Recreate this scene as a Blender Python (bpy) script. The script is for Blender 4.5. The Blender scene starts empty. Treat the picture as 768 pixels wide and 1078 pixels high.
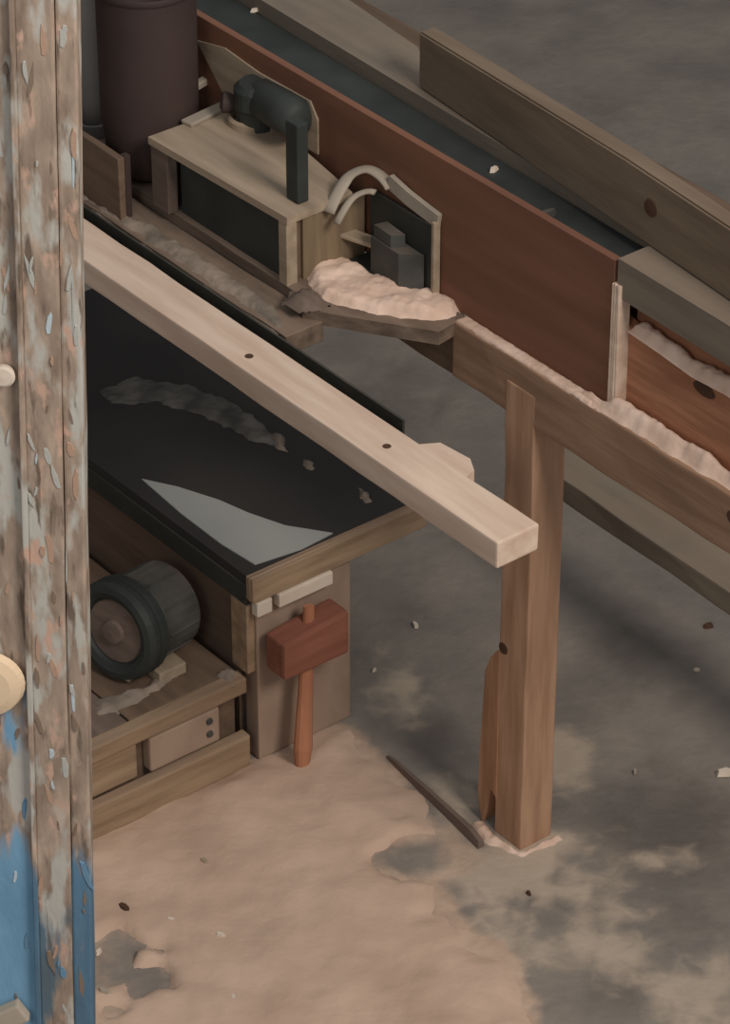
import bpy, bmesh, math, random
import numpy as np
from math import sin, cos, tan, radians, pi, sqrt
from mathutils import Vector, Matrix, noise
random.seed(7)
S = bpy.context.scene
COL = S.collection

# ------------------------------------------------------------------ camera
F_PX, PITCH, CAM_H = 3800.0, radians(34), 3.44
cam_d = bpy.data.cameras.new('camera'); cam = bpy.data.objects.new('camera', cam_d); COL.objects.link(cam)
cam_d.sensor_fit = 'VERTICAL'; cam_d.sensor_height = 24.0; cam_d.lens = 24.0 * F_PX / 1078.0
cam_d.clip_end = 60
cam.location = (0, 0, CAM_H); cam.rotation_euler = (pi / 2 - PITCH, 0, 0)
S.camera = cam
# ------------------------------------------------------------------ world, lights, exposure
w = bpy.data.worlds.new('world'); S.world = w; w.use_nodes = True
bg = w.node_tree.nodes['Background']; bg.inputs[0].default_value = (0.92, 0.95, 1.0, 1); bg.inputs[1].default_value = 0.44
def area(name, loc, target, size, power, col):
    l = bpy.data.lights.new(name, 'AREA'); l.shape = 'RECTANGLE'; l.size, l.size_y = size; l.energy = power; l.color = col
    o = bpy.data.objects.new(name, l); COL.objects.link(o); o.location = loc
    o.rotation_euler = (Vector(target) - Vector(loc)).to_track_quat('-Z', 'Y').to_euler(); return o
area('daylight_opening', (2.6, 0.9, 4.6), (0.0, 4.3, 0.3), (1.6, 1.6), 190, (1.0, 0.90, 0.80))
area('doorway_light', (-1.6, -0.6, 3.6), (-0.4, 3.6, 0.6), (1.4, 1.4), 30, (1.0, 0.93, 0.86))
S.view_settings.view_transform = 'Standard'; S.view_settings.look = 'None'
S.view_settings.gamma = 1; S.view_settings.use_curve_mapping = False; S.view_settings.exposure = 0.0

# ------------------------------------------------------------------ measuring helpers
FV = np.array([0, cos(PITCH), -sin(PITCH)]); UVc = np.array([0, sin(PITCH), cos(PITCH)])
def W(x, y, z=0.0):
    r = FV + np.array([1., 0, 0]) * (x - 384) / F_PX + UVc * (539 - y) / F_PX
    t = (z - CAM_H) / r[2]; return np.array([0, 0, CAM_H]) + r * t
def WY(x, y, Y):
    r = FV + np.array([1., 0, 0]) * (x - 384) / F_PX + UVc * (539 - y) / F_PX
    return np.array([0, 0, CAM_H]) + r * (Y / r[1])
ANG = radians(-51.5); O0 = np.array([0.2073, 4.1884])
UD = np.array([cos(ANG), sin(ANG)]); VD = np.array([-sin(ANG), cos(ANG)])
def uvof(x, y, z=0.0):
    p = W(x, y, z)[:2] - O0; return float(p @ UD), float(p @ VD)
def world(u, v, z): p = O0 + UD * u + VD * v; return Vector((p[0], p[1], z))

# ------------------------------------------------------------------ materials
def lin(c):
    return tuple(((x / 255) / 12.92 if x / 255 <= 0.04045 else ((x / 255 + 0.055) / 1.055) ** 2.4) for x in c) + (1,)
def mat(name, c1, c2, scale=(1, 1, 1), nscale=6, rough=0.85, bump=0.15, bscale=None, dust=0.0, dustc=(150, 128, 110), metal=0.0, detail=5, spec=0.3, lo=0.35, hi=0.65):
    m = bpy.data.materials.new(name); m.use_nodes = True; nt = m.node_tree; N = nt.nodes; L = nt.links
    b = N['Principled BSDF']; b.inputs['Roughness'].default_value = rough; b.inputs['Metallic'].default_value = metal
    b.inputs['Specular IOR Level'].default_value = spec
    tc = N.new('ShaderNodeTexCoord'); mp = N.new('ShaderNodeMapping'); mp.inputs['Scale'].default_value = scale
    L.new(tc.outputs['Object'], mp.inputs[0])
    n = N.new('ShaderNodeTexNoise'); n.inputs['Scale'].default_value = nscale; n.inputs['Detail'].default_value = detail
    L.new(mp.outputs[0], n.inputs['Vector'])
    r = N.new('ShaderNodeValToRGB'); r.color_ramp.elements[0].position = lo; r.color_ramp.elements[1].position = hi
    r.color_ramp.elements[0].color = lin(c1); r.color_ramp.elements[1].color = lin(c2); L.new(n.outputs['Fac'], r.inputs[0])
    out = r.outputs[0]
    if dust > 0:
        g = N.new('ShaderNodeNewGeometry'); sx = N.new('ShaderNodeSeparateXYZ'); L.new(g.outputs['Normal'], sx.inputs[0])
        mr = N.new('ShaderNodeMapRange'); mr.inputs[1].default_value = 0.45; mr.inputs[2].default_value = 0.95; L.new(sx.outputs[2], mr.inputs[0])
        n2 = N.new('ShaderNodeTexNoise'); n2.inputs['Scale'].default_value = 9; n2.inputs['Detail'].default_value = 5; L.new(tc.outputs['Object'], n2.inputs['Vector'])
        m2 = N.new('ShaderNodeMapRange'); m2.inputs[1].default_value = 0.32; m2.inputs[2].default_value = 0.62; L.new(n2.outputs['Fac'], m2.inputs[0])
        mu = N.new('ShaderNodeMath'); mu.operation = 'MULTIPLY'; L.new(mr.outputs[0], mu.inputs[0]); L.new(m2.outputs[0], mu.inputs[1])
        mu2 = N.new('ShaderNodeMath'); mu2.operation = 'MULTIPLY'; L.new(mu.outputs[0], mu2.inputs[0]); mu2.inputs[1].default_value = dust
        mx = N.new('ShaderNodeMix'); mx.data_type = 'RGBA'; L.new(mu2.outputs[0], mx.inputs[0]); L.new(out, mx.inputs[6]); mx.inputs[7].default_value = lin(dustc)
        out = mx.outputs[2]
    L.new(out, b.inputs['Base Color'])
    if bump:
        bp = N.new('ShaderNodeBump'); bp.inputs['Strength'].default_value = bump; bp.inputs['Distance'].default_value = 0.004
        n3 = N.new('ShaderNodeTexNoise'); n3.inputs['Scale'].default_value = bscale or nscale * 3; n3.inputs['Detail'].default_value = 6; L.new(mp.outputs[0], n3.inputs['Vector'])
        L.new(n3.outputs['Fac'], bp.inputs['Height']); L.new(bp.outputs[0], b.inputs['Normal'])
    return m
ALU = (1, 9, 9); ALZ = (9, 9, 1); ALV = (9, 1, 9)
M = {}
M['post'] = mat('post_wood', (160, 124, 98), (188, 150, 122), ALZ, 5, bump=.2)
M['postL'] = mat('split_wood', (152, 114, 86), (180, 138, 108), ALZ, 5, bump=.3)
M['rail'] = mat('rail_wood', (138, 108, 86), (160, 128, 104), ALU, 5, bump=.2)
M['pale'] = mat('pale_pine', (204, 178, 158), (222, 200, 180), ALU, 5, bump=.12)
M['red'] = mat('red_brown_board', (116, 80, 64), (132, 92, 72), ALU, 3, bump=.1, rough=.7)
M['orange'] = mat('orange_brown_board', (152, 104, 78), (184, 132, 102), ALU, 6, bump=.35)
M['plank'] = mat('dusty_plank', (116, 106, 94), (128, 118, 104), ALU, 4, bump=.15, dust=.3)
M['upright'] = mat('old_brown_plank', (114, 98, 82), (128, 112, 94), ALU, 4, bump=.2)
M['deck'] = mat('deck_wood', (88, 74, 64), (122, 106, 92), ALU, 5, bump=.25, dust=.7, dustc=(140, 120, 104))
M['dark'] = mat('dark_steel', (52, 53, 49), (66, 66, 60), (1, 1, 1), 12, rough=.7, bump=.15, dust=.12)
M['slot'] = mat('blackened_steel_and_shade', (46, 50, 48), (60, 64, 62), (1, 1, 1), 10, rough=.6, bump=.15)  # steel; also paints the shade inside the small box
M['black'] = mat('black_laminate', (52, 50, 49), (58, 56, 54), (1, 1, 1), 6, rough=.7, bump=.05)
M['box'] = mat('tan_box_board', (148, 132, 112), (172, 154, 132), ALU, 5, bump=.2)
M['olive'] = mat('olive_brown_board', (112, 96, 76), (136, 118, 94), ALZ, 5, bump=.2)
M['brown'] = mat('dull_brown_board', (98, 80, 66), (116, 96, 80), ALU, 5, bump=.2)
M['mauve'] = mat('dull_mauve_brown_board', (100, 86, 76), (118, 102, 92), ALU, 5, bump=.2)
M['tan'] = mat('tan_weathered_timber', (132, 110, 88), (162, 138, 112), ALV, 5, bump=.25, dust=.6)
M['block'] = mat('cement_coloured_board', (142, 120, 104), (164, 142, 124), (2, 2, 1), 6, bump=.25)
M['iron'] = mat('grey_iron', (56, 58, 56), (84, 84, 80), (1, 1, 1), 14, rough=.6, bump=.2, dust=.3)
M['drum'] = mat('dark_maroon_metal', (58, 46, 44), (72, 58, 54), (1, 1, 1), 5, rough=.7, bump=.05)
M['pipe'] = mat('dull_grey_plastic', (128, 124, 122), (146, 142, 138), (1, 1, 1), 4, rough=.6, bump=.05)
M['sheet'] = mat('dull_grey_reflection', (158, 160, 156), (172, 173, 168), (1, 1, 1), 3, rough=.5, bump=.02)  # grey of the sky reflection painted on the black table top
M['dust'] = mat('sawdust', (180, 154, 135), (204, 178, 158), (1, 1, 1), 7, rough=1, bump=.3, bscale=90, spec=.05, lo=.25, hi=.7)
M['dustb'] = mat('fresh_sawdust', (206, 176, 156), (232, 206, 188), (1, 1, 1), 14, rough=1, bump=.4, bscale=90, spec=.05)
M['dustg'] = mat('grey_sawdust', (120, 110, 100), (160, 144, 130), (1, 1, 1), 14, rough=1, bump=.7, bscale=90, spec=.05)
M['dustf'] = mat('fine_grey_dust', (84, 82, 79), (122, 118, 112), (1, 1, 1), 20, rough=1, bump=.5, bscale=90, spec=.05)
M['chip'] = mat('pale_chip', (200, 186, 170), (226, 212, 196), (1, 1, 1), 8, bump=.1)
M['shave'] = mat('pale_shaving', (150, 140, 126), (180, 168, 152), (1, 1, 1), 8, bump=.1)
M['malletR'] = mat('reddish_brown_wood', (122, 76, 60), (142, 92, 74), ALV, 5, bump=.15)
M['malletO'] = mat('orange_wood', (154, 102, 76), (174, 120, 90), ALZ, 5, bump=.15)
M['wall'] = mat('wall_plaster', (84, 78, 72), (104, 98, 90), (1, 1, 1), 1.2, bump=.3)
M['knot'] = mat('dark_hole', (70, 50, 38), (92, 66, 50), (1, 1, 1), 8, bump=.1)

# ------------------------------------------------------------------ object helpers
def tag(o, label, cat, group=None, kind=None):
    o['label'] = label; o['category'] = cat
    if group: o['group'] = group
    if kind: o['kind'] = kind
    return o
class Thing:
    """an Empty at the thing's base; its own x axis runs along the bench"""
    def __init__(s, name, label, cat, u, v, z=0.0, group=None, rot=0.0):
        s.o = (u, v, z); s.e = bpy.data.objects.new(name, None); COL.objects.link(s.e); s.e.empty_display_size = .05
        s.e.location = world(u, v, z); s.e.rotation_euler = (0, 0, ANG + rot)
        if label: tag(s.e, label, cat, group)
def link(name, bm, m, parent, smooth=False):
    bmesh.ops.recalc_face_normals(bm, faces=bm.faces)
    me = bpy.data.meshes.new(name); bm.to_mesh(me); bm.free()
    if smooth:
        for p in me.polygons: p.use_smooth = True
    ob = bpy.data.objects.new(name, me); COL.objects.link(ob); me.materials.append(m)
    if parent is not None: ob.parent = parent.e if isinstance(parent, Thing) else parent
    return ob
def part(t, name, bm, m, parent=None, smooth=False):
    """bm is in bench coordinates (u, v, z): shift to the thing's origin"""
    bmesh.ops.translate(bm, verts=bm.verts, vec=(-t.o[0], -t.o[1], -t.o[2]))
    return link(name, bm, m, parent or t, smooth)
def single(name, bm, m, label, cat, o, group=None, smooth=False, kind=None):
    bmesh.ops.translate(bm, verts=bm.verts, vec=(-o[0], -o[1], -o[2]))
    ob = link(name, bm, m, None, smooth); ob.location = world(*o); ob.rotation_euler = (0, 0, ANG)
    return tag(ob, label, cat, group, kind)
def box(u0, u1, v0, v1, z0, z1, bev=.002, jit=0.0, cuts=0, bm=None, skew=0.0):
    b = bmesh.new(); n = max(1, cuts + 1)
    rows = []
    for i in range(n + 1):
        t = i / n; u = u0 + (u1 - u0) * t
        j = lambda: random.uniform(-jit, jit)
        rows.append([b.verts.new((u, v0 + j() + skew * t, z0 + j())), b.verts.new((u, v1 + j() + skew * t, z0 + j())),
                     b.verts.new((u, v1 + j() + skew * t, z1 + j())), b.verts.new((u, v0 + j() + skew * t, z1 + j()))])
    for i in range(n):
        a, c = rows[i], rows[i + 1]
        for k in range(4): b.faces.new((a[k], a[(k + 1) % 4], c[(k + 1) % 4], c[k]))
    b.faces.new(rows[0]); b.faces.new(rows[-1][::-1])
    bmesh.ops.recalc_face_normals(b, faces=b.faces)
    if bev:
        es = [e for e in b.edges if len(e.link_faces) == 2 and e.calc_face_angle(0) > 0.8]
        bmesh.ops.bevel(b, geom=es, offset=bev, segments=2, affect='EDGES', profile=.6)
    if bm is None: return b
    me = bpy.data.meshes.new('t'); b.to_mesh(me); b.free(); bm.from_mesh(me); bpy.data.meshes.remove(me); return bm
def prism(pts, z0, z1, bev=0.0):
    b = bmesh.new(); lo = [b.verts.new((p[0], p[1], z0)) for p in pts]; hi = [b.verts.new((p[0], p[1], z1)) for p in pts]
    n = len(pts); b.faces.new(lo[::-1]); b.faces.new(hi)
    for i in range(n): b.faces.new((lo[i], lo[(i + 1) % n], hi[(i + 1) % n], hi[i]))
    if bev: bmesh.ops.bevel(b, geom=[e for e in b.edges if e.calc_face_angle(0) > .6], offset=bev, segments=2, affect='EDGES')
    return b
def prism_uz(pts, v0, v1, bev=0.0):
    b = prism(pts, v0, v1, bev)          # (u, z, v) -> (u, v, z)
    for v in b.verts: v.co = Vector((v.co.x, v.co.z, v.co.y))
    return b
def tube(path, r, seg=10, caps=True, flat=1.0, rs=None):
    b = bmesh.new(); P = [Vector(p) for p in path]; rings = []
    for i, p in enumerate(P):
        d = (P[min(i + 1, len(P) - 1)] - P[max(i - 1, 0)]).normalized()
        up = Vector((0, 0, 1)) if abs(d.z) < .9 else Vector((1, 0, 0))
        x = d.cross(up).normalized(); y = x.cross(d).normalized(); rr = rs[i] if rs else r
        rings.append([b.verts.new(p + x * rr * cos(2 * pi * k / seg) + y * rr * flat * sin(2 * pi * k / seg)) for k in range(seg)])
    for a, c in zip(rings, rings[1:]):
        for k in range(seg): b.faces.new((a[k], a[(k + 1) % seg], c[(k + 1) % seg], c[k]))
    if caps: b.faces.new(rings[0][::-1]); b.faces.new(rings[-1])
    return b
def lathe(profile, center, axis, seg=28):
    """profile = [(distance along the axis, radius)]"""
    b = bmesh.new(); a = Vector(axis).normalized(); up = Vector((0, 0, 1)) if abs(a.z) < .9 else Vector((1, 0, 0))
    x = a.cross(up).normalized(); y = x.cross(a); C = Vector(center); rings = []
    for d, r in profile:
        if r < 1e-5: rings.append([b.verts.new(C + a * d)])
        else: rings.append([b.verts.new(C + a * d + x * r * cos(2 * pi * k / seg) + y * r * sin(2 * pi * k / seg)) for k in range(seg)])
    for p, q in zip(rings, rings[1:]):
        for k in range(seg):
            k2 = (k + 1) % seg
            if len(p) == 1 and len(q) == 1: continue
            if len(p) == 1: b.faces.new((p[0], q[k2], q[k]))
            elif len(q) == 1: b.faces.new((p[k], p[k2], q[0]))
            else: b.faces.new((p[k], p[k2], q[k2], q[k]))
    return b
def join(*bms):
    o = bmesh.new()
    for b in bms:
        me = bpy.data.meshes.new('t'); b.to_mesh(me); b.free(); o.from_mesh(me); bpy.data.meshes.remove(me)
    return o
def pip(x, y, poly):
    ins = False; d = 1e9; n = len(poly)
    for i in range(n):
        x1, y1 = poly[i]; x2, y2 = poly[(i + 1) % n]
        if (y1 > y) != (y2 > y) and x < (x2 - x1) * (y - y1) / (y2 - y1) + x1: ins = not ins
        dx, dy = x2 - x1, y2 - y1; t = max(0, min(1, ((x - x1) * dx + (y - y1) * dy) / (dx * dx + dy * dy + 1e-12)))
        d = min(d, sqrt((x - x1 - t * dx) ** 2 + (y - y1 - t * dy) ** 2))
    return d if ins else -d
def nz(x, y, s, o=0.0): return noise.noise(Vector((x * s + o, y * s - o, o * 1.7)))
def heap(poly, z, h, step=.006, soft=.03, rag=.012, rs=30, lump=.3, edge=.004, seed=0.0, hole=None, vmin=None):
    """a heap of loose dust: a closed lumpy height field over the ragged polygon"""
    us = [p[0] for p in poly]; vs = [p[1] for p in poly]
    u0, u1, v0, v1 = min(us) - rag * 2, max(us) + rag * 2, min(vs) - rag * 2, max(vs) + rag * 2
    nu, nv = int((u1 - u0) / step) + 1, int((v1 - v0) / step) + 1
    b = bmesh.new(); G = {}
    for i in range(nu + 1):
        for j in range(nv + 1):
            u, v = u0 + i * step, v0 + j * step
            d = pip(u, v, poly) + rag * (nz(u, v, rs, seed) + .5 * nz(u, v, rs * 2.7, seed + 5))
            if hole: d -= hole(u, v)
            if d > (-.09 if hole else -step * 1.2):
                t = max(0, min(1, d / soft)); t = t * t * (3 - 2 * t)
                hh = -edge + (h + edge) * t * (1 + lump * nz(u, v, rs * .9, seed + 3) + lump * .5 * nz(u, v, rs * 3, seed + 9)) + (.0012 * nz(u, v, 150, seed) if t > .2 else 0)
                if hole: hh += .35 * min(0, d)
                G[i, j] = b.verts.new((u, v if vmin is None else max(v, vmin), z + hh))
    for (i, j), a in list(G.items()):
        q = [G.get(k) for k in ((i, j), (i + 1, j), (i + 1, j + 1), (i, j + 1))]
        if all(q): b.faces.new(q)
    bmesh.ops.delete(b, geom=[v for v in b.verts if not v.link_faces], context='VERTS')
    return b
def uvl(pts, z): return [uvof(x, y, z) for x, y in pts]

# ------------------------------------------------------------------ floor (structure) with dust, darker spots and painted bench shade carried as an attribute
heap_px = [(20, 925), (95, 862), (150, 842), (200, 822), (262, 790), (300, 776), (345, 758), (385, 752), (398, 795), (440, 818), (492, 884), (512, 900), (500, 915), (478, 925), (488, 958), (512, 985), (550, 1003), (566, 1035), (578, 1100), (560, 1180), (0, 1180)]
heap_w = [tuple(W(x, y)[:2]) for x, y in heap_px]
def blob(x, y, bl):
    s = 0.0
    for (px, py, rx, ry, k) in bl:
        c = W(px, py); sc = 1 / 690.
        s = max(s, k * math.exp(-((x - c[0]) / (rx * sc)) ** 2 - ((y - c[1]) / (ry * sc / .56)) ** 2))
    return s
pale_b = [(425, 735, 40, 26, .55), (600, 805, 24, 34, .8), (560, 925, 90, 40, .75), (590, 965, 60, 50, .6), (530, 950, 40, 40, .6), (660, 1000, 50, 30, .4), (740, 1050, 45, 40, .8), (700, 905, 50, 12, .35), (640, 985, 22, 50, .5), (500, 1010, 30, 16, .4), (400, 690, 20, 20, .2), (470, 850, 40, 40, .5),
          (580, 890, 36, 16, .7), (700, 1030, 30, 30, .4), (620, 935, 50, 18, .35), (660, 960, 40, 18, .3), (440, 560, 30, 30, .15), (540, 985, 40, 40, .3)]
dark_b = [(700, 870, 110, 62, .8), (640, 1040, 60, 30, .7), (680, 700, 90, 90, .45), (460, 780, 50, 40, .6), (440, 650, 50, 30, .4), (420, 420, 90, 60, .6), (620, 120, 130, 60, .35), (720, 960, 60, 30, .5), (390, 765, 20, 20, .4), (700, 310, 60, 40, .3)]  # darker concrete; the spot under the bench paints its shade
thin_b = [(435, 905, 50, 22, 1), (500, 935, 22, 20, .6), (410, 860, 30, 16, .5), (150, 1020, 90, 60, .85), (215, 960, 40, 30, .45)]  # spots where the sawdust lies thin and grey floor shows
X0, X1, Y0, Y1, st = -1.3, 1.5, 3.3, 7.4, .02
nx, ny = int(round((X1 - X0) / st)), int(round((Y1 - Y0) / st))
vs, at = [], []
for j in range(ny + 1):
    for i in range(nx + 1):
        x, y = X0 + i * st, Y0 + j * st
        zz = .003 * nz(x, y, 3) + .0015 * nz(x, y, 14, 2)
        border = min(i, nx - i, j, ny - j)
        if border == 0: zz = 0
        vs.append((x, y, zz))
        d = pip(x, y, heap_w); n_ = nz(x, y, 9, 3) + .5 * nz(x, y, 25, 6)
        du = max(0, min(1, .5 + (d - .012 + .03 * n_) / .04))
        du *= 1 - .9 * blob(x, y, thin_b)
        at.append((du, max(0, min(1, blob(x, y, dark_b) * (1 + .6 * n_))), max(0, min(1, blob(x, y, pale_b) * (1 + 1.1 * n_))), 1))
fs = [(j * (nx + 1) + i, j * (nx + 1) + i + 1, (j + 1) * (nx + 1) + i + 1, (j + 1) * (nx + 1) + i) for j in range(ny) for i in range(nx)]
c00, c10, c11, c01 = 0, nx, (ny + 1) * (nx + 1) - 1, ny * (nx + 1)
k = len(vs); vs += [(-3, -2, 0), (5, -2, 0), (5, 9, 0), (-3, 9, 0)]; at += [(0, 0, 0, 1)] * 4
bot = [i for i in range(nx + 1)]; top = [ny * (nx + 1) + i for i in range(nx + 1)]
lef = [j * (nx + 1) for j in range(ny + 1)]; rig = [j * (nx + 1) + nx for j in range(ny + 1)]
fs += [tuple([k, k + 1] + bot[::-1]), tuple([k + 1, k + 2] + rig[::-1]), tuple([k + 2, k + 3] + top), tuple([k + 3, k] + lef)]
me = bpy.data.meshes.new('floor'); me.from_pydata(vs, [], fs); me.validate()
ca = me.color_attributes.new('cover', 'FLOAT_COLOR', 'POINT')
ca.data.foreach_set('color', np.array(at, dtype=np.float32).ravel())
floor = bpy.data.objects.new('floor', me); COL.objects.link(floor); floor['kind'] = 'structure'
fm = bpy.data.materials.new('concrete_floor'); fm.use_nodes = True; nt = fm.node_tree; N = nt.nodes; L = nt.links
pb = N['Principled BSDF']; pb.inputs['Roughness'].default_value = .9; pb.inputs['Specular IOR Level'].default_value = .15
tc = N.new('ShaderNodeTexCoord'); av = N.new('ShaderNodeVertexColor'); av.layer_name = 'cover'; sp = N.new('ShaderNodeSeparateColor'); L.new(av.outputs[0], sp.inputs[0])
def NZ(sc, det=5, dist=0.0):
    n = N.new('ShaderNodeTexNoise'); n.inputs['Scale'].default_value = sc; n.inputs['Detail'].default_value = det; n.inputs['Distortion'].default_value = dist
    L.new(tc.outputs['Object'], n.inputs['Vector']); return n
def RAMP(src, p0, c0, p1, c1):
    r = N.new('ShaderNodeValToRGB'); e = r.color_ramp.elements; e[0].position = p0; e[1].position = p1; e[0].color = lin(c0); e[1].color = lin(c1); L.new(src, r.inputs[0]); return r.outputs[0]
def MIX(f, a, b_):
    m = N.new('ShaderNodeMix'); m.data_type = 'RGBA'
    if isinstance(f, float): m.inputs[0].default_value = f
    else: L.new(f, m.inputs[0])
    for k_, v_ in ((6, a), (7, b_)):
        if isinstance(v_, tuple): m.inputs[k_].default_value = v_
        else: L.new(v_, m.inputs[k_])
    return m.outputs[2]
base = RAMP(NZ(6, 8, .15).outputs[0], .33, (120, 114, 108), .67, (142, 133, 123))
nb = NZ(26, 6, .5)
def GATE(src, lo, hi):
    a = N.new('ShaderNodeMath'); a.operation = 'MULTIPLY_ADD'; L.new(nb.outputs[0], a.inputs[0]); a.inputs[1].default_value = .7; a.inputs[2].default_value = -.35
    s = N.new('ShaderNodeMath'); s.operation = 'ADD'; L.new(src, s.inputs[0]); L.new(a.outputs[0], s.inputs[1])
    m = N.new('ShaderNodeMapRange'); m.interpolation_type = 'SMOOTHSTEP'; m.inputs[1].default_value = lo; m.inputs[2].default_value = hi; L.new(s.outputs[0], m.inputs[0]); return m.outputs[0]
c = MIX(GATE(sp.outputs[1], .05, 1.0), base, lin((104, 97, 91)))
c = MIX(GATE(sp.outputs[2], .08, .62), c, lin((182, 166, 148)))
c = MIX(GATE(sp.outputs[0], .2, .75), c, RAMP(NZ(18).outputs[0], .3, (170, 146, 128), .7, (196, 172, 152)))
L.new(c, pb.inputs['Base Color'])
bp = N.new('ShaderNodeBump'); bp.inputs['Strength'].default_value = .35; bp.inputs['Distance'].default_value = .01; L.new(NZ(35, 8).outputs[0], bp.inputs['Height']); L.new(bp.outputs[0], pb.inputs['Normal'])
me.materials.append(fm)
for nm, c0, c1 in (('wall_back', (-3, 8.94, 0), (5, 9.06, 3.2)), ('wall_left', (-3.06, -2, 0), (-2.94, 8.94, 3.2)), ('wall_right', (4.94, -2, 0), (5.06, 8.94, 3.2))):
    b = bmesh.new(); bmesh.ops.create_cube(b, size=1)
    for v in b.verts: v.co = Vector([c0[i] + (v.co[i] + .5) * (c1[i] - c0[i]) for i in range(3)])
    o = link(nm, b, M['wall'], None); o['kind'] = 'structure'

# sawdust heap on the floor
def heap_floor():
    poly = heap_w
    def hole(x, y): return max(0, .34 * max(0, blob(x, y, thin_b) - .3) * (1 + 1.6 * nz(x, y, 22, 8)))
    return heap(poly, 0, .012, step=.011, soft=.08, rag=.022, rs=14, lump=.35, edge=.005, hole=hole)
b = heap_floor(); o = link('sawdust_heap', b, M['dust'], None, True)
tag(o, 'broad heap of pinkish tan sawdust spread over the concrete floor at lower left', 'sawdust', kind='stuff')

# ------------------------------------------------------------------ the workbench
B = Thing('workbench', 'large wooden workbench with square post leg, rail and red-brown side board', 'workbench', 0, .05, 0)
# square post leg
bl = box(0, .80, -.03, .03, -.03, .03, .0025, .0012, 10)
for v in bl.verts:
    x, y, z = v.co; v.co = Vector((-.019 + y, .054 + z, x))
leg_front = part(B, 'leg', bl, M['post'])
# split strip nailed to the leg's left face
zz = [0.012, .05, .09, .14, .22, .27, .30, .31]
lft = [-.082, -.088, -.087, -.084, -.080, -.078, -.072, -.056]
pts = [(-.077, .0), (-.088, .05), (-.086, .12), (-.081, .22), (-.077, .285), (-.066, .315), (-.052, .335), (-.047, .335), (-.047, .065), (-.058, .075), (-.066, .045)]
part(B, 'split_strip', prism_uz(pts, .022, .050, .001), M['postL'])
part(B, 'knot', lathe([(0, .010), (.0015, .009), (.002, 0)], (-.040, .0240, .345), (0, -1, 0), 14), M['knot'], leg_front)
# hidden legs further along
for (u, v) in ((.84, .04), (-1.30, .04), (-1.78, .52), (.84, .52), (-1.22, -.25)):
    b2 = box(u, u + .06, v, v + .05, 0, .745 if v > -.1 else .78, .002); part(B, 'leg', b2, M['post'])
part(B, 'front_rail', box(-.168, .93, .026, .068, .748, .838, .003, .0015, 16), M['rail'])
part(B, 'front_rail', box(-1.34, -.172, .030, .068, .745, .812, .003, .0015, 16), M['brown'])
part(B, 'back_rail', box(-1.82, .93, .52, .56, .745, .838, .003, .0015, 10), M['brown'])
for u in (-1.05, -.62):
    part(B, 'bearer', box(u, u + .05, -.225, .54, .748, .789, .002), M['brown'])
part(B, 'lower_rail', box(-.45, .93, .445, .53, .245, .285, .003, .0015, 12, skew=-.02), M['plank'])
for u in (.85,):
    part(B, 'lower_rail', box(u, u + .04, .06, .5, .2, .245, .002), M['plank'])
part(B, 'side_board', box(-1.15, .132, .050, .062, .838, 1.062, .0012, 0, 0), M['red'])
eb = box(.1325, .148, .046, .066, .842, 1.030, .001, .0008, 5)
part(B, 'board_end_strip', eb, M['pale'])
# inner orange board with ragged top and worn slot
top = [.962, .958, .952, .956, .948, .950, .944, .948, .944, .946, .95, .95, .95]
tp = [(.146 + i * .066, t) for i, t in enumerate(top)]
pts = [(.10, .838)] + [(.93, .838)] + tp[::-1] + [(.10, .972)]
part(B, 'inner_board', prism_uz(pts, .066, .084, .0015), M['orange'])
for hu_, hv_, hz_, ra_, rb_ in ((.296, .0664, .936, .021, .010), (.412, .0262, .808, .020, .013)):
    b = lathe([(0, .001), (.0003, .9), (.002, 1.0), (.003, .8), (.0012, 0)], (0, 0, 0), (0, -1, 0), 20)
    for q in b.verts: q.co = Vector((hu_ + q.co.x * ra_, hv_ + q.co.y * .6, hz_ + q.co.z * rb_))
    part(B, 'worn_hole', b, M['knot'])
# dark slot on top behind the side board
part(B, 'slot_plate', prism([(-1.15, .064), (.136, .064), (.136, .121), (-1.15, .150)], 1.030, 1.046, .001), M['slot'])
part(B, 'slot_wall', prism([(-1.15, .152), (.128, .122), (.128, .132), (-1.15, .166)], .838, 1.0095, .001), M['brown'])
part(B, 'backing_board', prism([(.135, .092), (.60, .088), (.60, .094), (.135, .100)], .838, 1.0092, .0005), M['orange'])
for u in (-1.0, -.62):
    part(B, 'cross_member', box(u, u + .04, .168, .20, .84, 1.008, .002), M['brown'])
# deck boards (each its own piece)
dv = [-.168, -.098, -.028, .048]
ends = [-.30, -.345, -.305]
for i in range(3):
    part(B, 'deck_board', box(-1.14, ends[i], dv[i], dv[i + 1] - .003, .8125 if i else .7905, .838 if i else .822, .002, .0012, 14), M['deck'])
part(B, 'deck_board', prism(uvl([(300, 262), (318, 325), (395, 338), (462, 349), (484, 336)], .838) + [(-.166, .048), (-.40, .048)], .816, .8375, .001), M['deck'])
part(B, 'steel_angle', join(box(-1.14, -.03, -.200, -.172, .7895, .7935, .001), box(-1.14, -.03, -.176, -.172, .7895, .822, .001)), M['dark'])
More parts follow.
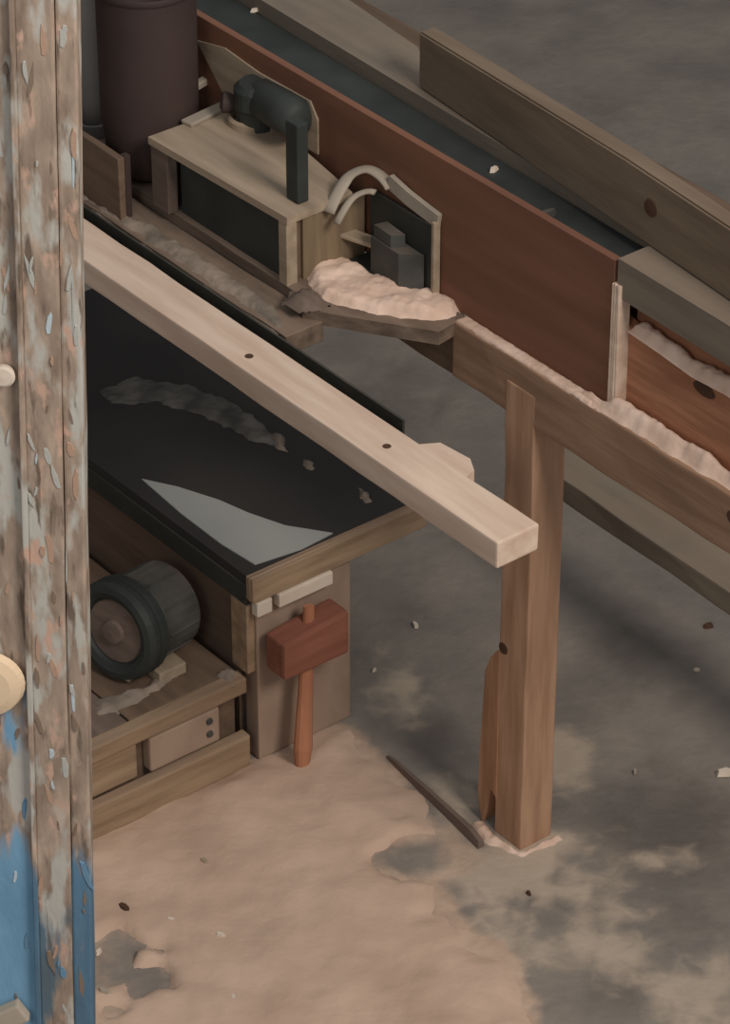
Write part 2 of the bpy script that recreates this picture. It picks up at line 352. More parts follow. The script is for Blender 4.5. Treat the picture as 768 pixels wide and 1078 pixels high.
# sawdust drifts caught on the bench (loose stuff)
def drift(label, poly, z, h, m='dustb', **kw):
    b = heap(poly, z, h, **kw); c = poly[0]
    return single('sawdust_drift', b, M[m], label, 'sawdust', (c[0], c[1], z), smooth=True, kind='stuff')
drift('thick bright sawdust sheet on the bench beside the small wooden box', uvl([(313, 262), (345, 262), (400, 292), (452, 306), (492, 322), (482, 334), (455, 340), (395, 332), (335, 318), (322, 300)], .838), .838, .014, step=.004, soft=.016, rag=.004, rs=45, seed=2)
drift('thin pale line of sawdust along the rail under the red-brown board', [(-.165, .025), (-.165, .049), (.12, .049), (.12, .026)], .838, .005, step=.003, soft=.005, rag=.0015, rs=60, seed=4, edge=.001, lump=.15, vmin=.0275)
drift('lumpy sawdust on the rail in front of the orange-brown board', [(.08, .028), (.09, .049), (.135, .049), (.15, .065), (.93, .065), (.93, .05), (.46, .034), (.36, .03), (.30, .028), (.2, .026)], .838, .022, step=.004, soft=.018, rag=.004, rs=26, seed=7, lump=.4, vmin=.0275, edge=.001)
b = heap([(.152, .061), (.152, .086), (.925, .086), (.925, .061)], 0, .010, step=.004, soft=.008, rag=.003, rs=30, seed=11, edge=.005, lump=.5)
for v in b.verts:
    t = (v.co.x - .146) / .066; i = int(max(0, min(11, t))); f = max(0, min(1, t - i)); v.co.z += top[i] * (1 - f) + top[i + 1] * f + .002
single('sawdust_drift', b, M['dustb'], 'ragged sawdust clinging to the top edge of the orange-brown board', 'sawdust', (.15, .088, .99), smooth=True, kind='stuff')
drift('greyish dust along the deck boards behind the dark steel angle', [(-1.1, -.165), (-1.1, -.135), (-.72, -.132), (-.5, -.12), (-.36, -.13), (-.315, -.15), (-.318, -.166)], .822, .006, 'dustg', step=.006, soft=.012, rag=.008, rs=40, seed=13)

# long pale timber lying along the front
T = Thing('long_timber', 'long pale pine timber with nail holes, its free end sticking out past the post leg', 'timber', .27, -.238, .79)
tb = box(-1.22, .282, -.273, -.203, .790, .830, .003, .0008, 20)
tim = part(T, 'timber', tb, M['pale'])
a0 = uvof(436, 474, .83); a1 = uvof(486, 500, .83)
part(T, 'cleat', prism([(a0[0] - .01, -.204), (a0[0] + .005, -.178), (a0[0] + .06, -.172), (a0[0] + .085, -.186), (a0[0] + .09, -.204)], .800, .8285, .002), M['pale'])
for px, py in ((262, 375), (407, 470)):
    q = uvof(px, py, .83); part(T, 'nail_hole', lathe([(0, .0065), (.0006, .006), (.0004, 0)], (q[0], q[1], .830), (0, 0, 1), 12), M['knot'], tim)

# shelf plank and upright plank on top of the bench
P2 = Thing('upright_plank', 'brown plank standing on edge on the wide grey plank, with a rusty knot', 'plank', -.4, .18, 1.068)
A = uvof(440, 92, 1.068); Bq = uvof(768, 318, 1.068)
du_ = Bq[0] - A[0]; sl = (Bq[1] - A[1]) / du_
P1 = Thing('wide_plank', 'wide dusty grey plank lying flat on the bench top behind the dark slot', 'plank', 0, .15, 1.01)
part(P1, 'plank', prism([(-1.2, .158), (.138, .124), (.138, .050), (.95, .034), (A[0] + du_ * 1.35, A[1] + (Bq[1] - A[1]) * 1.35 + .034), (A[0], A[1] + .034), (A[0] - .10, A[1] + .08), (-1.2, .30)], 1.010, 1.068, .002), M['plank'])
b = bmesh.new(); n_ = 10
rows = []
for i in range(n_ + 1):
    t = i / n_ * 1.35; u = A[0] + du_ * t; v = A[1] + (Bq[1] - A[1]) * t; hh = .088 + .016 * min(1, t * 1.5)
    rows.append([b.verts.new((u, v, 1.0685)), b.verts.new((u, v + .03, 1.0685)), b.verts.new((u, v + .03, 1.068 + hh)), b.verts.new((u, v, 1.068 + hh))])
for r0, r1 in zip(rows, rows[1:]):
    for k_ in range(4): b.faces.new((r0[k_], r0[(k_ + 1) % 4], r1[(k_ + 1) % 4], r1[k_]))
b.faces.new(rows[0]); b.faces.new(rows[-1][::-1])
bmesh.ops.recalc_face_normals(b, faces=b.faces)
bmesh.ops.bevel(b, geom=[e for e in b.edges if e.calc_face_angle(0) > .8], offset=.003, segments=2, affect='EDGES')
part(P2, 'plank', b, M['upright'])
t = .76; part(P2, 'knot', lathe([(0, .013), (.002, .012), (.003, 0)], (A[0] + du_ * t, A[1] + (Bq[1] - A[1]) * t, 1.068 + .058), (0, -1, 0), 14), M['knot'])
# white scrap on the slot
def chip(px, py, z, size, label, m='chip', asp=.5, group='small wood chips'):
    u, v = uvof(px, py, z); n = random.randint(5, 7); a0 = random.random() * 6
    pts = []
    for i in range(n):
        a = 2 * pi * i / n; r = size * random.uniform(.75, 1.1); x, y = r * cos(a), r * asp * sin(a)
        pts.append((u + x * cos(a0) - y * sin(a0), v + x * sin(a0) + y * cos(a0)))
    b = prism(pts, z, z + size * .35 + .002)
    for q in b.verts:
        if q.co.z > z + .001: q.co.x = u + (q.co.x - u) * .75; q.co.y = v + (q.co.y - v) * .75
    return single('wood_chip', b, M[m], label, 'wood chip', (u, v, z), group)
chip(519, 180, 1.046, .010, 'tiny white scrap lying in the dark slot on the bench top')
chip(268, 12, 1.046, .008, 'pale scrap near the far upper end of the dark slot')
chip(575, 228, 1.046, .020, 'greyish chip lying across the dark slot nearer its right end', 'iron', .35)
for px, py, s, lb, m in [(437, 659, .010, 'white chip on the grey floor above the pale patch, left of the post', 'chip'), (394, 706, .006, 'small white chip on the floor right of the cement-coloured panel', 'chip'),
                      (733, 706, .007, 'tiny pale chip on the dark floor at far right', 'chip'), (762, 815, .018, 'pale splinter on the floor at the right edge', 'chip'), (668, 813, .006, 'faint chip on the floor joint right of the post', 'shave'),
                      (745, 660, .012, 'dark chip on the floor near the right edge under the bench', 'knot'), (556, 941, .007, 'dark speck on the dusty floor below the post', 'knot')]:
    chip(px, py, .0015, s, lb, m)
for px, py, s, lb, m in [(131, 957, .013, 'dark chip on the sawdust at lower left', 'knot'), (180, 969, .008, 'pale chip just right of the dark chip on the sawdust', 'chip'), (215, 908, .010, 'tan chip half buried in the sawdust', 'box'),
                      (232, 985, .009, 'pale chip in the greyish sawdust at lower left', 'chip'), (245, 1052, .010, 'pale sliver near the bottom edge in the sawdust', 'chip'), (104, 1003, .009, 'pale chip by the foot of the peeling door post', 'chip'), (110, 1045, .012, 'pale chip lowest beside the peeling door post', 'shave')]:
    chip(px, py, .009, s, lb, m)

drift('bright little ring of sawdust round the foot of the square post leg', [(-.085, .0), (-.04, -.012), (.03, .012), (.035, .09), (.015, .10), (.012, .022), (-.05, .020), (-.08, .03)], .001, .009, step=.004, soft=.014, rag=.006, rs=50, seed=51)
# stick leaning on floor left of the post foot
q0, q1 = uvof(408, 798), uvof(506, 893)
b = bmesh.new()
d = Vector((q1[0] - q0[0], q1[1] - q0[1], 0)); ln = d.length; d.normalize(); nrm = Vector((-d.y, d.x, 0))
ra = []
for t, wv, hv in ((0, .003, .005), (.1, .004, .010), (.5, .005, .016), (.9, .006, .020), (1, .006, .014)):
    c_ = Vector((q0[0], q0[1], 0)) + d * ln * t
    ra.append([b.verts.new(c_ - nrm * wv + Vector((0, 0, .001))), b.verts.new(c_ + nrm * wv + Vector((0, 0, .001))), b.verts.new(c_ + nrm * wv * .7 + Vector((0, 0, hv))), b.verts.new(c_ - nrm * wv * .7 + Vector((0, 0, hv)))])
for r0, r1 in zip(ra, ra[1:]):
    for k_ in range(4): b.faces.new((r0[k_], r0[(k_ + 1) % 4], r1[(k_ + 1) % 4], r1[k_]))
b.faces.new(ra[0]); b.faces.new(ra[-1][::-1])
single('wooden_stick', b, M['mauve'], 'dull brown stick lying on the floor from the sawdust to the post foot', 'stick', (q0[0], q0[1], 0))

# ------------------------------------------------------------------ small wooden box on the bench deck
G = Thing('wooden_box', 'small dusty open-sided wooden box standing on the bench deck', 'box', -.54, 0, .838)
gz0, gz1 = .838, .952
lid = prism([(-.70, -.112), (-.383, -.100), (-.385, .018), (-.55, .046), (-.70, .046)], gz1 - .012, gz1, .0015)
part(G, 'lid', lid, M['box'])
part(G, 'corner_post', box(-.405, -.386, -.099, -.080, gz0, gz1 - .013, .0015), M['box'])
part(G, 'corner_post', box(-.70, -.66, -.108, -.090, gz0, gz1 - .013, .0015), M['mauve'])
part(G, 'end_panel', box(-.400, -.388, -.068, .044, gz0, gz1 - .013, .0012), M['olive'])
part(G, 'groove_strip', box(-.400, -.394, -.080, -.068, gz0, gz1 - .013, .0005), M['brown'])
part(G, 'inner_back', box(-.689, -.402, .020, .030, gz0, gz1 - .013, .001), M['slot'])  # near-black back paints the shade inside the box
part(G, 'side_panel', box(-.655, -.407, -.088, -.082, gz0, gz1 - .013, .001), M['slot'])  # dark sheet across the open side stands in for the shade within
part(G, 'end_panel', box(-.699, -.690, -.088, .018, gz0, gz1 - .013, .001), M['brown'])
b = prism(uvl([(190, 150), (215, 120), (262, 128), (285, 160), (295, 190), (250, 180)], gz1), gz1, gz1 + .004)
# raised round collar + dark motor on the lid
cu, cv = uvof(268, 128, gz1)
part(G, 'collar', lathe([(0, .040), (.010, .040), (.014, .036), (.010, .032), (0, .031)], (cu, cv, gz1), (0, 0, 1), 28), M['box'])
D_ = Thing('drill_motor', 'dark grey motor body with an upright bar standing on the small wooden box', 'motor', cu + .02, cv, gz1)
m0 = (cu + .012, cv - .004, gz1 + .001)
part(D_, 'body', lathe([(0, 0), (0, .028), (.03, .030), (.034, .034), (.062, .034), (.07, .026), (.072, 0)], m0, (0, 0, 1), 24), M['slot'], smooth=False)
hb = tube([(cu - .004, cv, gz1 + .045), (cu + .004, cv, gz1 + .0455), (cu + .02, cv - .001, gz1 + .047), (cu + .08, cv - .006, gz1 + .052), (cu + .115, cv - .009, gz1 + .0555), (cu + .125, cv - .010, gz1 + .056)], .03, 28, rs=[.014, .024, .030, .031, .030, .018])
part(D_, 'gear_housing', hb, M['slot'], smooth=True)
pu, pv = uvof(313, 210, gz1)
part(D_, 'upright_bar', box(pu - .014, pu + .014, pv - .010, pv + .010, gz1, gz1 + .125, .003), M['slot'])
part(D_, 'chuck', lathe([(0, .012), (.012, .016), (.018, .016), (.022, .008), (.022, 0)], (cu - .018, cv - .022, gz1 + .03), (-.6, -.8, .1), 16), M['drum'])
# slats and curled pieces round the back of the box lid
def slat(p0, p1, z0_, z1_, wd, th, name, label, cat, m, group=None):
    a = Vector((*uvof(*p0, z0_), z0_)); c_ = Vector((*uvof(*p1, z1_), z1_)); d = (c_ - a).normalized(); s_ = d.cross(Vector((0, 0, 1))).normalized() * wd / 2; up = Vector((0, 0, th))
    b = bmesh.new(); lo_ = [b.verts.new(x) for x in (a - s_, a + s_, c_ + s_ * .8, c_ - s_ * .8)]; hi_ = [b.verts.new(x.co + up) for x in lo_]
    b.faces.new(lo_[::-1]); b.faces.new(hi_)
    for i in range(4): b.faces.new((lo_[i], lo_[(i + 1) % 4], hi_[(i + 1) % 4], hi_[i]))
    bmesh.ops.recalc_face_normals(b, faces=b.faces); bmesh.ops.bevel(b, geom=b.edges[:], offset=th * .2, segments=1, affect='EDGES')
    return single(name, b, M[m], label, cat, (a.x, a.y, min(a.z, c_.z)), group)
slat((165, 118), (238, 76), gz1 + .0005, gz1 + .0005, .016, .012, 'wood_scrap', 'pale scrap along the far left edge of the small box lid', 'scrap', 'shave')
slat((196, 132), (280, 92), gz1 + .0005, gz1 + .0005, .022, .006, 'wood_scrap', 'flat grey-tan scrap lying on the small box lid', 'scrap', 'shave')
def onv(px, py, v):
    r = FV + np.array([1., 0, 0]) * (px - 384) / F_PX + UVc * (539 - py) / F_PX
    o = np.array([*(O0 + VD * v), 0]); n = np.array([*VD, 0]); t = ((o - np.array([0, 0, CAM_H])) @ n) / (r @ n)
    p = np.array([0, 0, CAM_H]) + r * t; return float((p[:2] - O0) @ UD), float(p[2])
op = [onv(x, y, .040) for x, y in ((203, 44), (232, 52), (268, 78), (322, 108), (330, 128))]
ob_ = [(op[-1][0], gz1 + .001), (op[0][0] + .07, gz1 + .001)]
single('wood_offcut', prism_uz(op + ob_, .0465, .0495, .0008), M['box'], 'ragged tan offcut leaning on the red-brown board behind the small box', 'offcut', (-.70, .048, gz1))

# off-cuts and the planer parts between the box and the red-brown board
K = Thing('offcut_tray', 'small dark tray with a pale curved rim between the wooden box and the red-brown board', 'tray', -.33, .02, .838)
part(K, 'tray_floor', prism([(-.382, -.010), (-.26, .006), (-.20, .046), (-.382, .046)], .8405, .846), M['slot'])
arc = [Vector((-.375, -.03, .93)), Vector((-.385, .0, .965)), Vector((-.385, .03, .985)), Vector((-.36, .042, .995)), Vector((-.33, .044, .985))]
path = [arc[0]]
for i in range(len(arc) - 1):
    for t in (.34, .67, 1): path.append(arc[i].lerp(arc[i + 1], t))
def ribbon(pts_, wd, th, axis=(0, 0, 1)):
    b = bmesh.new(); rings = []
    for i, p in enumerate(pts_):
        d = (pts_[min(i + 1, len(pts_) - 1)] - pts_[max(i - 1, 0)]).normalized(); s_ = d.cross(Vector(axis)).normalized(); n = s_.cross(d).normalized()
        rings.append([b.verts.new(p + s_ * a * wd / 2 + n * c_ * th / 2) for a, c_ in ((-1, -1), (1, -1), (1, 1), (-1, 1))])
    for r0, r1 in zip(rings, rings[1:]):
        for k_ in range(4): b.faces.new((r0[k_], r0[(k_ + 1) % 4], r1[(k_ + 1) % 4], r1[k_]))
    b.faces.new(rings[0]); b.faces.new(rings[-1][::-1]); return b
ctl = [Vector(q) for q in ((-.372, -.045, .915), (-.378, -.030, .938), (-.385, -.005, .962), (-.388, .018, .978), (-.372, .036, .988), (-.345, .042, .984), (-.325, .043, .970), (-.322, .040, .955))]
path = []
for i in range(1, len(ctl) - 2):
    for t in (0, .25, .5, .75):
        p0, p1, p2, p3 = ctl[i - 1:i + 3]
        path.append(.5 * (2 * p1 + (p2 - p0) * t + (2 * p0 - 5 * p1 + 4 * p2 - p3) * t * t + (3 * p1 - p0 - 3 * p2 + p3) * t ** 3))
part(K, 'curved_rim', tube(path, .010, 12, flat=.45), M['shave'], smooth=True)
part(K, 'inner_rim', tube([p + Vector((.022, -.012, -.022)) for p in path[2:14]], .006, 10, flat=.6), M['shave'], smooth=True)
part(K, 'rim_rail', ribbon([Vector((-.33, .043, .985)), Vector((-.29, .044, .975)), Vector((-.225, .046, .965))], .008, .022), M['shave'])
part(K, 'end_slat', box(-.230, -.224, .036, .048, .846, .965, .001), M['box'])
part(K, 'dark_cheek', box(-.372, -.232, .040, .046, .846, .955, .001), M['dark'])
part(K, 'iron_block', prism([(-.335, .012), (-.27, .010), (-.245, .036), (-.325, .038)], .846, .905, .006), M['iron'])
part(K, 'iron_cap', prism([(-.33, .014), (-.29, .012), (-.28, .03), (-.325, .034)], .905, .925, .004), M['iron'])
slat((360, 246), (428, 270), .882, .868, .026, .007, 'wood_scrap', 'pale scrap propped in front of the iron block above the sawdust sheet', 'scrap', 'box')

# lumpy dusty mound at the end of the deck boards
ragp = [(-.372, -.10), (-.352, -.128), (-.318, -.125), (-.305, -.098), (-.312, -.078), (-.35, -.074)]
b = heap(ragp, .838, .017, step=.004, soft=.020, rag=.005, rs=50, lump=.5, edge=.0005, seed=41)
single('rag', b, M['mauve'], 'crumpled grey-brown rag at the end of the deck boards below the small box', 'rag', (-.335, -.098, .838), smooth=True)
# dark drum, pipe and board at the upper left
DR = Thing('dark_drum', 'dark maroon drum standing on the bench behind the small wooden box', 'drum', *uvof(178, 90, .84), .84)
du0, dv0 = uvof(178, 80, .84)
DR.e.location = world(-.785, -.045, .84); DR.o = (-.785, -.045, .84)
part(DR, 'shell', lathe([(0, 0), (0, .040), (.015, .056), (.05, .068), (.10, .073), (.30, .074), (.31, .071), (.31, .067), (.06, .065), (.05, 0)], (-.785, -.048, .8385), (0, 0, 1), 32), M['drum'], smooth=True)
part(DR, 'rim', lathe([(0, .074), (.006, .078), (.012, .074)], (-.785, -.048, 1.140), (0, 0, 1), 32), M['drum'], smooth=True)
pu, pv = uvof(97, 100, .90)
PI_ = Thing('grey_pipe', 'pale grey bent pipe standing beside the dark drum and the peeling door post', 'pipe', pu, pv, .8225)
part(PI_, 'pipe', tube([(pu, pv, .8385), (pu, pv, .90), (pu - .002, pv, 1.0), (pu - .008, pv, 1.10), (pu - .02, pv, 1.18)], .021, 16), M['pipe'], smooth=True)
part(PI_, 'collar', lathe([(0, .0), (.0, .027), (.02, .027), (.02, .021)], (pu, pv, .8385), (0, 0, 1), 20), M['pipe'])
CR = Thing('brown_board', 'dull brown board standing on edge on the deck left of the small box', 'board', -.80, -.13, .822)
part(CR, 'board', box(-1.05, -.712, -.158, -.146, .8225, .925, .0015, .0008, 4), M['brown'])
part(CR, 'end_batten', box(-.724, -.712, -.146, -.136, .8225, .925, .001), M['drum'])

# ------------------------------------------------------------------ low black-topped table
E = Thing('low_table', 'low table with a black top and tan wooden edge, in front of the bench', 'table', -.75, 0, 0)
zt = .35
part(E, 'table_top', prism([(-1.25, -.163), (-.412, -.163), (-.412, .165), (-.68, .165), (-.68, .25), (-1.25, .25)], zt - .016, zt, .001), M['black'])
part(E, 'edge_trim', box(-.411, -.393, -.165, .168, zt - .040, zt + .002, .002, .0008, 6), M['tan'])
part(E, 'apron', box(-1.25, -.412, -.166, -.154, zt - .052, zt - .0165, .0015), M['dark'])
part(E, 'end_panel', box(-.440, -.406, -.150, .030, .0, zt - .042, .003, .0008), M['block'])
part(E, 'leg', box(-.450, -.410, -.166, -.151, .17, zt - .053, .002), M['tan'])
part(E, 'leg', box(-1.22, -1.18, .19, .23, 0, zt - .0165, .002), M['tan'])
part(E, 'leg', box(-.74, -.70, .19, .23, 0, zt - .0165, .002), M['brown'])
part(E, 'leg', box(-1.22, -1.18, -.15, -.11, 0, zt - .0165, .002), M['tan'])
part(E, 'back_panel', box(-1.2, -.452, -.152, -.142, .02, zt - .053, .001), M['brown'])
part(E, 'cleat', box(-.405, -.388, -.120, -.018, zt - .064, zt - .041, .002), M['chip'])
part(E, 'cleat', box(-.405, -.390, -.160, -.132, zt - .066, zt - .041, .002), M['chip'])
# thin grey plate standing in for the sky reflected in the black top
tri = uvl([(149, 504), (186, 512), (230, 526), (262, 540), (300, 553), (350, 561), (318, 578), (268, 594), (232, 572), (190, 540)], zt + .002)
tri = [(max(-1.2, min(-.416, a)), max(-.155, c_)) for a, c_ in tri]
single('sky_reflection_patch', prism(tri, zt + .0002, zt + .0022), M['sheet'], 'pointed grey patch standing in for sky reflected in the black table top', 'reflection', (tri[0][0], tri[0][1], zt))
for i, (pl, hh, lb) in enumerate([([(100, 412), (140, 396), (200, 404), (250, 424), (290, 452), (300, 474), (262, 466), (215, 440), (160, 424), (110, 424)], .005, 'fine grey dust streak curving over the far part of the black table top'),
                      ([(282, 458), (300, 458), (306, 478), (288, 476)], .008, 'small clump of pale dust at the end of the dust streak'),
                      ([(315, 482), (333, 486), (338, 500), (322, 496)], .008, 'middle pale clump of dust on the black table top'),
                      ([(370, 508), (384, 512), (396, 530), (384, 532), (374, 522)], .008, 'pale clump of dust nearest the right corner of the black table top'),
                      ([(98, 424), (140, 418), (170, 424), (140, 428)], .004, 'thin dust streak at the left of the black table top')]):
    drift(lb, uvl(pl, zt), zt, hh, 'dustf' if i in (0, 4) else 'dustg', step=.0045, soft=.012, rag=.007, rs=50, seed=20 + i)

# ------------------------------------------------------------------ motor crate in front of the table
Q = Thing('motor_crate', 'low weathered wooden crate with framed recesses, half buried in sawdust', 'crate', -.6, -.33, 0)
cz = .165
part(Q, 'bottom_rail', box(-.425, -.404, -.56, -.168, 0, .060, .003, .001, 0), M['tan'])
part(Q, 'top_rail', box(-.435, -.410, -.56, -.168, cz - .028, cz, .003), M['tan'])
part(Q, 'side_panel', box(-.452, -.440, -.56, -.170, .0, cz - .028, .002), M['brown'])
part(Q, 'inset_block', box(-.440, -.418, -.345, -.215, .064, .128, .004), M['block'])
part(Q, 'inset_block', box(-.440, -.424, -.56, -.365, .062, .130, .004), M['tan'])
part(Q, 'top_board', box(-.95, -.436, -.56, -.372, cz - .02, cz - .001, .002, .0008, 4), M['mauve'])
part(Q, 'top_board', box(-.95, -.436, -.368, -.170, cz - .02, cz - .001, .002, .0008, 4), M['brown'])
part(Q, 'side_panel', box(-.95, -.453, -.56, -.548, 0, cz - .021, .002), M['brown'])
part(Q, 'side_panel', box(-.95, -.94, -.547, -.170, 0, cz - .021, .002), M['brown'])
pu, pv = uvof(212, 762, .10)
for dz in (-.012, .012):
    part(Q, 'bolt', lathe([(0, .006), (.004, .005), (.004, 0)], (-.418, -.235, .098 + dz), (1, 0, 0), 10), M['iron'])
# motor with its wheel
cu, cv = uvof(122, 664, .248)
MO = Thing('electric_motor', 'grey electric motor with a dark belt wheel lying on the weathered crate', 'motor', cu, cv, cz)
c0_ = (cu, cv, cz + .083); ax = (.25, -1, .12)
wheel = part(MO, 'wheel', lathe([(0, .052), (.008, .056), (.012, .066), (.010, .076), (.0, .080), (-.010, .080), (-.014, .074), (-.018, .080), (-.030, .080), (-.034, .070), (-.034, 0)], c0_, ax, 36), M['slot'], smooth=False)
part(MO, 'hub_plate', lathe([(.001, .052), (.003, .050), (.004, .020), (.010, .018), (.012, 0)], c0_, ax, 36), M['mauve'], wheel)
casing = part(MO, 'casing', lathe([(-.035, 0), (-.035, .066), (-.042, .070), (-.115, .070), (-.122, .060), (-.122, 0)], c0_, ax, 30), M['iron'])
for i in range(10):
    a = 2 * pi * i / 10
    axv = Vector(ax).normalized(); xx = axv.cross(Vector((0, 0, 1))).normalized(); yy = xx.cross(axv)
    p0 = Vector(c0_) - axv * .045 + (xx * cos(a) + yy * sin(a)) * .069; p1 = p0 - axv * .065
    part(MO, 'fin', tube([p0, p1], .003, 6), M['iron'], casing)
fx = Vector(c0_)
part(MO, 'foot', box(cu - .03, cu + .06, cv + .035, cv + .085, cz, cz + .020, .002), M['box'])
slat((128, 716), (186, 678), cz + .004, cz + .004, .030, .014, 'wood_scrap', 'pale wedge of wood pushed against the motor wheel on the crate', 'scrap', 'box')
drift('pale dust on the crate corner by the table leg', uvl([(222, 712), (238, 702), (252, 706), (246, 722)], cz), cz, .008, 'dustg', step=.004, soft=.01, rag=.004, rs=60, seed=31)
drift('thin dust along the crate top under the motor', uvl([(100, 735), (150, 722), (175, 700), (190, 712), (140, 744), (100, 758)], cz), cz, .006, 'dustg', step=.005, soft=.012, rag=.006, rs=50, seed=33)

# ------------------------------------------------------------------ mallet leaning on the table's end panel
ML = Thing('wooden_mallet', 'wooden mallet with reddish head and orange handle leaning on the low table', 'mallet', -.37, -.10, 0)
hu, hv = uvof(318, 806, .004)
tz = .262
h0 = Vector((hu, hv, .004)); hc = Vector((-.366, -.085, .222))
b = tube([h0, h0.lerp(hc, .15), h0.lerp(hc, .6), hc, hc + (hc - h0).normalized() * .060], .013, 12, flat=.8, rs=[.012, .016, .0125, .011, .009])
part(ML, 'handle', b, M['malletO'])
hd = box(-.062, .062, -.024, .024, -.036, .036, .006)
for v in hd.verts:
    x, y, z = v.co; k_ = 1 + .10 * (x / .06); v.co = Vector((hc.x + y, hc.y + x, hc.z + z * k_ + x * .04))
part(ML, 'head', hd, M['malletR'])

# ------------------------------------------------------------------ peeling door post (setting)
YJ = 3.2
zblue = WY(0, 850, YJ)[2]
def peel(name, blue, bias=0.0):
    m = bpy.data.materials.new(name); m.use_nodes = True; nt = m.node_tree; N = nt.nodes; L = nt.links
    b = N['Principled BSDF']; b.inputs['Roughness'].default_value = .75; b.inputs['Specular IOR Level'].default_value = .25
    tc = N.new('ShaderNodeTexCoord')
    def nzs(sc, vec=(1, 1, .35), det=6, w_=0.):
        mp = N.new('ShaderNodeMapping'); mp.inputs['Scale'].default_value = vec; mp.inputs['Location'].default_value = (w_, w_, w_); L.new(tc.outputs['Object'], mp.inputs[0])
        n = N.new('ShaderNodeTexNoise'); n.inputs['Scale'].default_value = sc; n.inputs['Detail'].default_value = det; L.new(mp.outputs[0], n.inputs['Vector']); return n.outputs[0]
    def rmp(src, stops):
        r = N.new('ShaderNodeValToRGB'); cr = r.color_ramp
        while len(cr.elements) < len(stops): cr.elements.new(.5)
        for e, (p, c_) in zip(cr.elements, stops): e.position = p; e.color = lin(c_)
        L.new(src, r.inputs[0]); return r.outputs[0]
    def mr(src, a, c_):
        x = N.new('ShaderNodeMapRange'); x.inputs[1].default_value = a; x.inputs[2].default_value = c_; L.new(src, x.inputs[0]); return x.outputs[0]
    def mix(f, a, c_):
        x = N.new('ShaderNodeMix'); x.data_type = 'RGBA'; L.new(f, x.inputs[0]); L.new(a, x.inputs[6])
        if isinstance(c_, tuple): x.inputs[7].default_value = c_
        else: L.new(c_, x.inputs[7])
        return x.outputs[2]
    wood_ = rmp(nzs(60, (1, 1, .3), 9), [(.3, (132, 116, 102)), (.55, (164, 146, 130)), (.75, (196, 172, 154))])
    c_ = mix(mr(nzs(26, (1.3, 1, .4), 9, w_=3), .50, .58), wood_, lin((184, 182, 174)))
    c_ = mix(mr(nzs(44, (1.2, 1, .45), 9, w_=9), .59, .66), c_, lin((196, 164, 146)))
    c_ = mix(mr(nzs(50, (1.5, 1, .25), 8, w_=14), .58, .66), c_, lin((112, 98, 86)))
    # blue paint survives low on the post
    sx = N.new('ShaderNodeSeparateXYZ'); L.new(tc.outputs['Object'], sx.inputs[0])
    zz_ = mr(sx.outputs[2], zblue + .03, zblue - .16)
    ad = N.new('ShaderNodeMath'); ad.operation = 'MULTIPLY_ADD'; L.new(nzs(22, (1.4, 1.4, .25), w_=5), ad.inputs[0]); ad.inputs[1].default_value = 2.6; ad.inputs[2].default_value = -1.45 + bias
    sm = N.new('ShaderNodeMath'); sm.operation = 'ADD'; L.new(ad.outputs[0], sm.inputs[0]); L.new(zz_, sm.inputs[1])
    c_ = mix(mr(sm.outputs[0], .45, .68), c_, rmp(nzs(12, w_=1), [(.3, blue[0]), (.7, blue[1])]))
    L.new(c_, b.inputs['Base Color'])
    bp = N.new('ShaderNodeBump'); bp.inputs['Strength'].default_value = .8; bp.inputs['Distance'].default_value = .003; L.new(nzs(50, (1, 1, .4)), bp.inputs['Height']); L.new(bp.outputs[0], b.inputs['Normal'])
    return m
M['peel'] = peel('peeling_paint', ((84, 108, 128), (96, 138, 168)), .1)
M['peel3'] = peel('peeling_grey_blue_paint', ((92, 104, 112), (96, 128, 148)), -.35)
M['peel2'] = peel('peeling_blue_paint', ((104, 146, 178), (130, 174, 204)), .35)
J = bpy.data.objects.new('door_1', None); COL.objects.link(J); J['kind'] = 'structure'
pt, pbm = WY(81, 0, YJ), WY(98, 1078, YJ)      # right edge of the post, seen leaning a little
xe = lambda z: pbm[0] + (pt[0] - pbm[0]) * (z - pbm[2]) / (pt[2] - pbm[2])
J.location = (xe(0), YJ, 0)
lean = (pt[0] - pbm[0]) / (pt[2] - pbm[2])
def jpart(name, x0, x1, y0, y1, z0, z1, m, bev=.003, jit=.0007, cuts=24):
    b = box(z0, z1, x0, x1, y0, y1, bev, jit, cuts)
    for v in b.verts: z, x, y = v.co; v.co = Vector((x + lean * z, y, z))
    return link(name, b, m, J)
jpart('post_board', -.022, 0, 0, .05, 0, 2.6, M['peel'])
jpart('casing', -.062, -.0225, -.006, .045, 0, 2.6, M['peel3'])
jpart('door_edge', -.145, -.0625, -.001, .040, 0, 2.6, M['peel2'])
jpart('bead', -.0665, -.0605, -.010, -.0055, 0, 2.6, M['peel'], .0015, .0005)
b = lathe([(0, .0), (0, .040), (.006, .044), (.014, .040), (.018, .028), (.019, 0)], (0, 0, 0), (0, -1, 0), 30)
zk = WY(0, 690, YJ)[2]; xk = WY(-16, 690, YJ)[0] - J.location.x
for v in b.verts: v.co += Vector((xk, -.0065, WY(0, 712, YJ)[2]))
link('latch_plate', b, mat('cream_enamel', (214, 190, 158), (232, 208, 176), (1, 1, 1), 5, rough=.5, bump=.05), J)
b = lathe([(0, 0), (0, .012), (.006, .013), (.008, .010), (.009, 0)], (0, 0, 0), (0, -1, 0), 20)
for v in b.verts: v.co += Vector((WY(4, 390, YJ)[0] - J.location.x, -.0065, WY(0, 390, YJ)[2]))
link('screw_cap', b, M['chip'], J)
b = box(-.024, .024, -.008, .008, -.014, .014, .003)
for v in b.verts:
    x, y, z = v.co; a = .5; v.co = Vector((WY(8, 1060, YJ)[0] - J.location.x + x * cos(a) - z * sin(a), y - .014, WY(0, 1062, YJ)[2] + x * sin(a) + z * cos(a)))
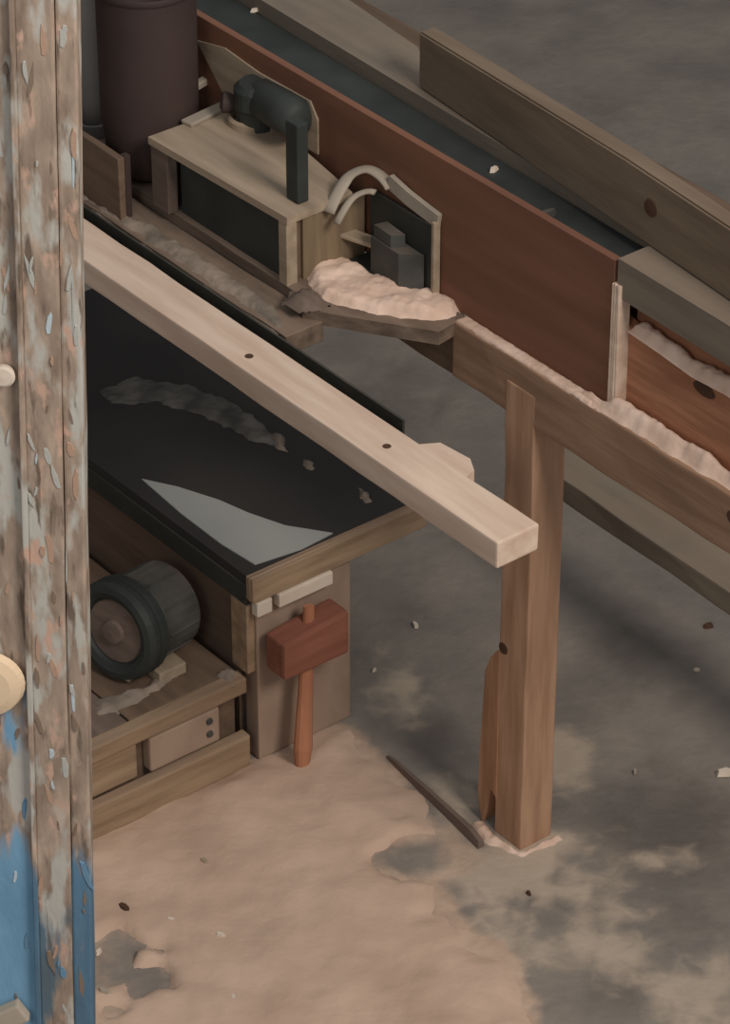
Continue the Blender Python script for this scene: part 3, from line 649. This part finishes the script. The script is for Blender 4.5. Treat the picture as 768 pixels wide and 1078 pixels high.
link('wedge', b, M['shave'], J)
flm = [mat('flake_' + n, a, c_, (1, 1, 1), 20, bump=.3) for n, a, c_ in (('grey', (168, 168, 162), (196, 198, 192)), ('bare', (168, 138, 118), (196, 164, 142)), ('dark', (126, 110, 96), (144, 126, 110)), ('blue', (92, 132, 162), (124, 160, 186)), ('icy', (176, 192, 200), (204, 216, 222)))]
meshes = []
for i in range(14):
    b = bmesh.new(); n = random.randint(6, 9); pts = []
    for k_ in range(n):
        a = 2 * pi * k_ / n; r = random.uniform(.55, 1.1); pts.append((r * cos(a) * .5, r * sin(a)))
    fr = [b.verts.new((x * .85, -1.0, z * .9)) for x, z in pts]; bk = [b.verts.new((x, 0, z)) for x, z in pts]
    b.faces.new(fr); b.faces.new(bk[::-1])
    for k_ in range(n): b.faces.new((fr[k_], bk[k_], bk[(k_ + 1) % n], fr[(k_ + 1) % n]))
    bmesh.ops.recalc_face_normals(b, faces=b.faces)
    row = []
    for fmx in flm:
        me = bpy.data.meshes.new('paint_flake'); b.to_mesh(me); me.materials.append(fmx); row.append(me)
    meshes.append(row); b.free()
strips = [(-.0195, -.003, 0.0), (-.058, -.026, -.006), (-.094, -.070, -.001)]
zlo, zhi = pbm[2] - .06, pt[2] + .06
for i in range(70):
    s_ = random.choices(strips, (3, 4, 2))[0]; z = random.uniform(zlo, zhi); f_ = (z - zlo) / (zhi - zlo)
    wts = (4, 4, 3, 0, 1) if f_ > .3 else (1, 2, 3, 4, 1)
    me = random.choice(meshes)[random.choices(range(5), wts)[0]]
    o = bpy.data.objects.new('paint_flake', me); COL.objects.link(o); o.parent = J
    sc = random.uniform(.003, .010); o.scale = (sc, random.uniform(.0008, .002), sc * random.uniform(1.2, 3.0))
    x = random.uniform(s_[0], s_[1]); o.location = (x + lean * z, s_[2] + .0004, z); o.rotation_euler = (0, random.uniform(-.25, .25), 0)

for px, py, k_, sx_, sz_ in ((77, 165, 4, .0035, .055), (77, 320, 0, .003, .05), (77, 735, 4, .005, .026), (70, 600, 0, .003, .03), (55, 790, 4, .008, .008), (38, 300, 1, .004, .012), (40, 680, 1, .006, .022), (64, 270, 1, .004, .020), (68, 870, 1, .003, .030), (62, 940, 1, .004, .022)):  # long icy strips on the right edge paint highlights; the rest are flakes
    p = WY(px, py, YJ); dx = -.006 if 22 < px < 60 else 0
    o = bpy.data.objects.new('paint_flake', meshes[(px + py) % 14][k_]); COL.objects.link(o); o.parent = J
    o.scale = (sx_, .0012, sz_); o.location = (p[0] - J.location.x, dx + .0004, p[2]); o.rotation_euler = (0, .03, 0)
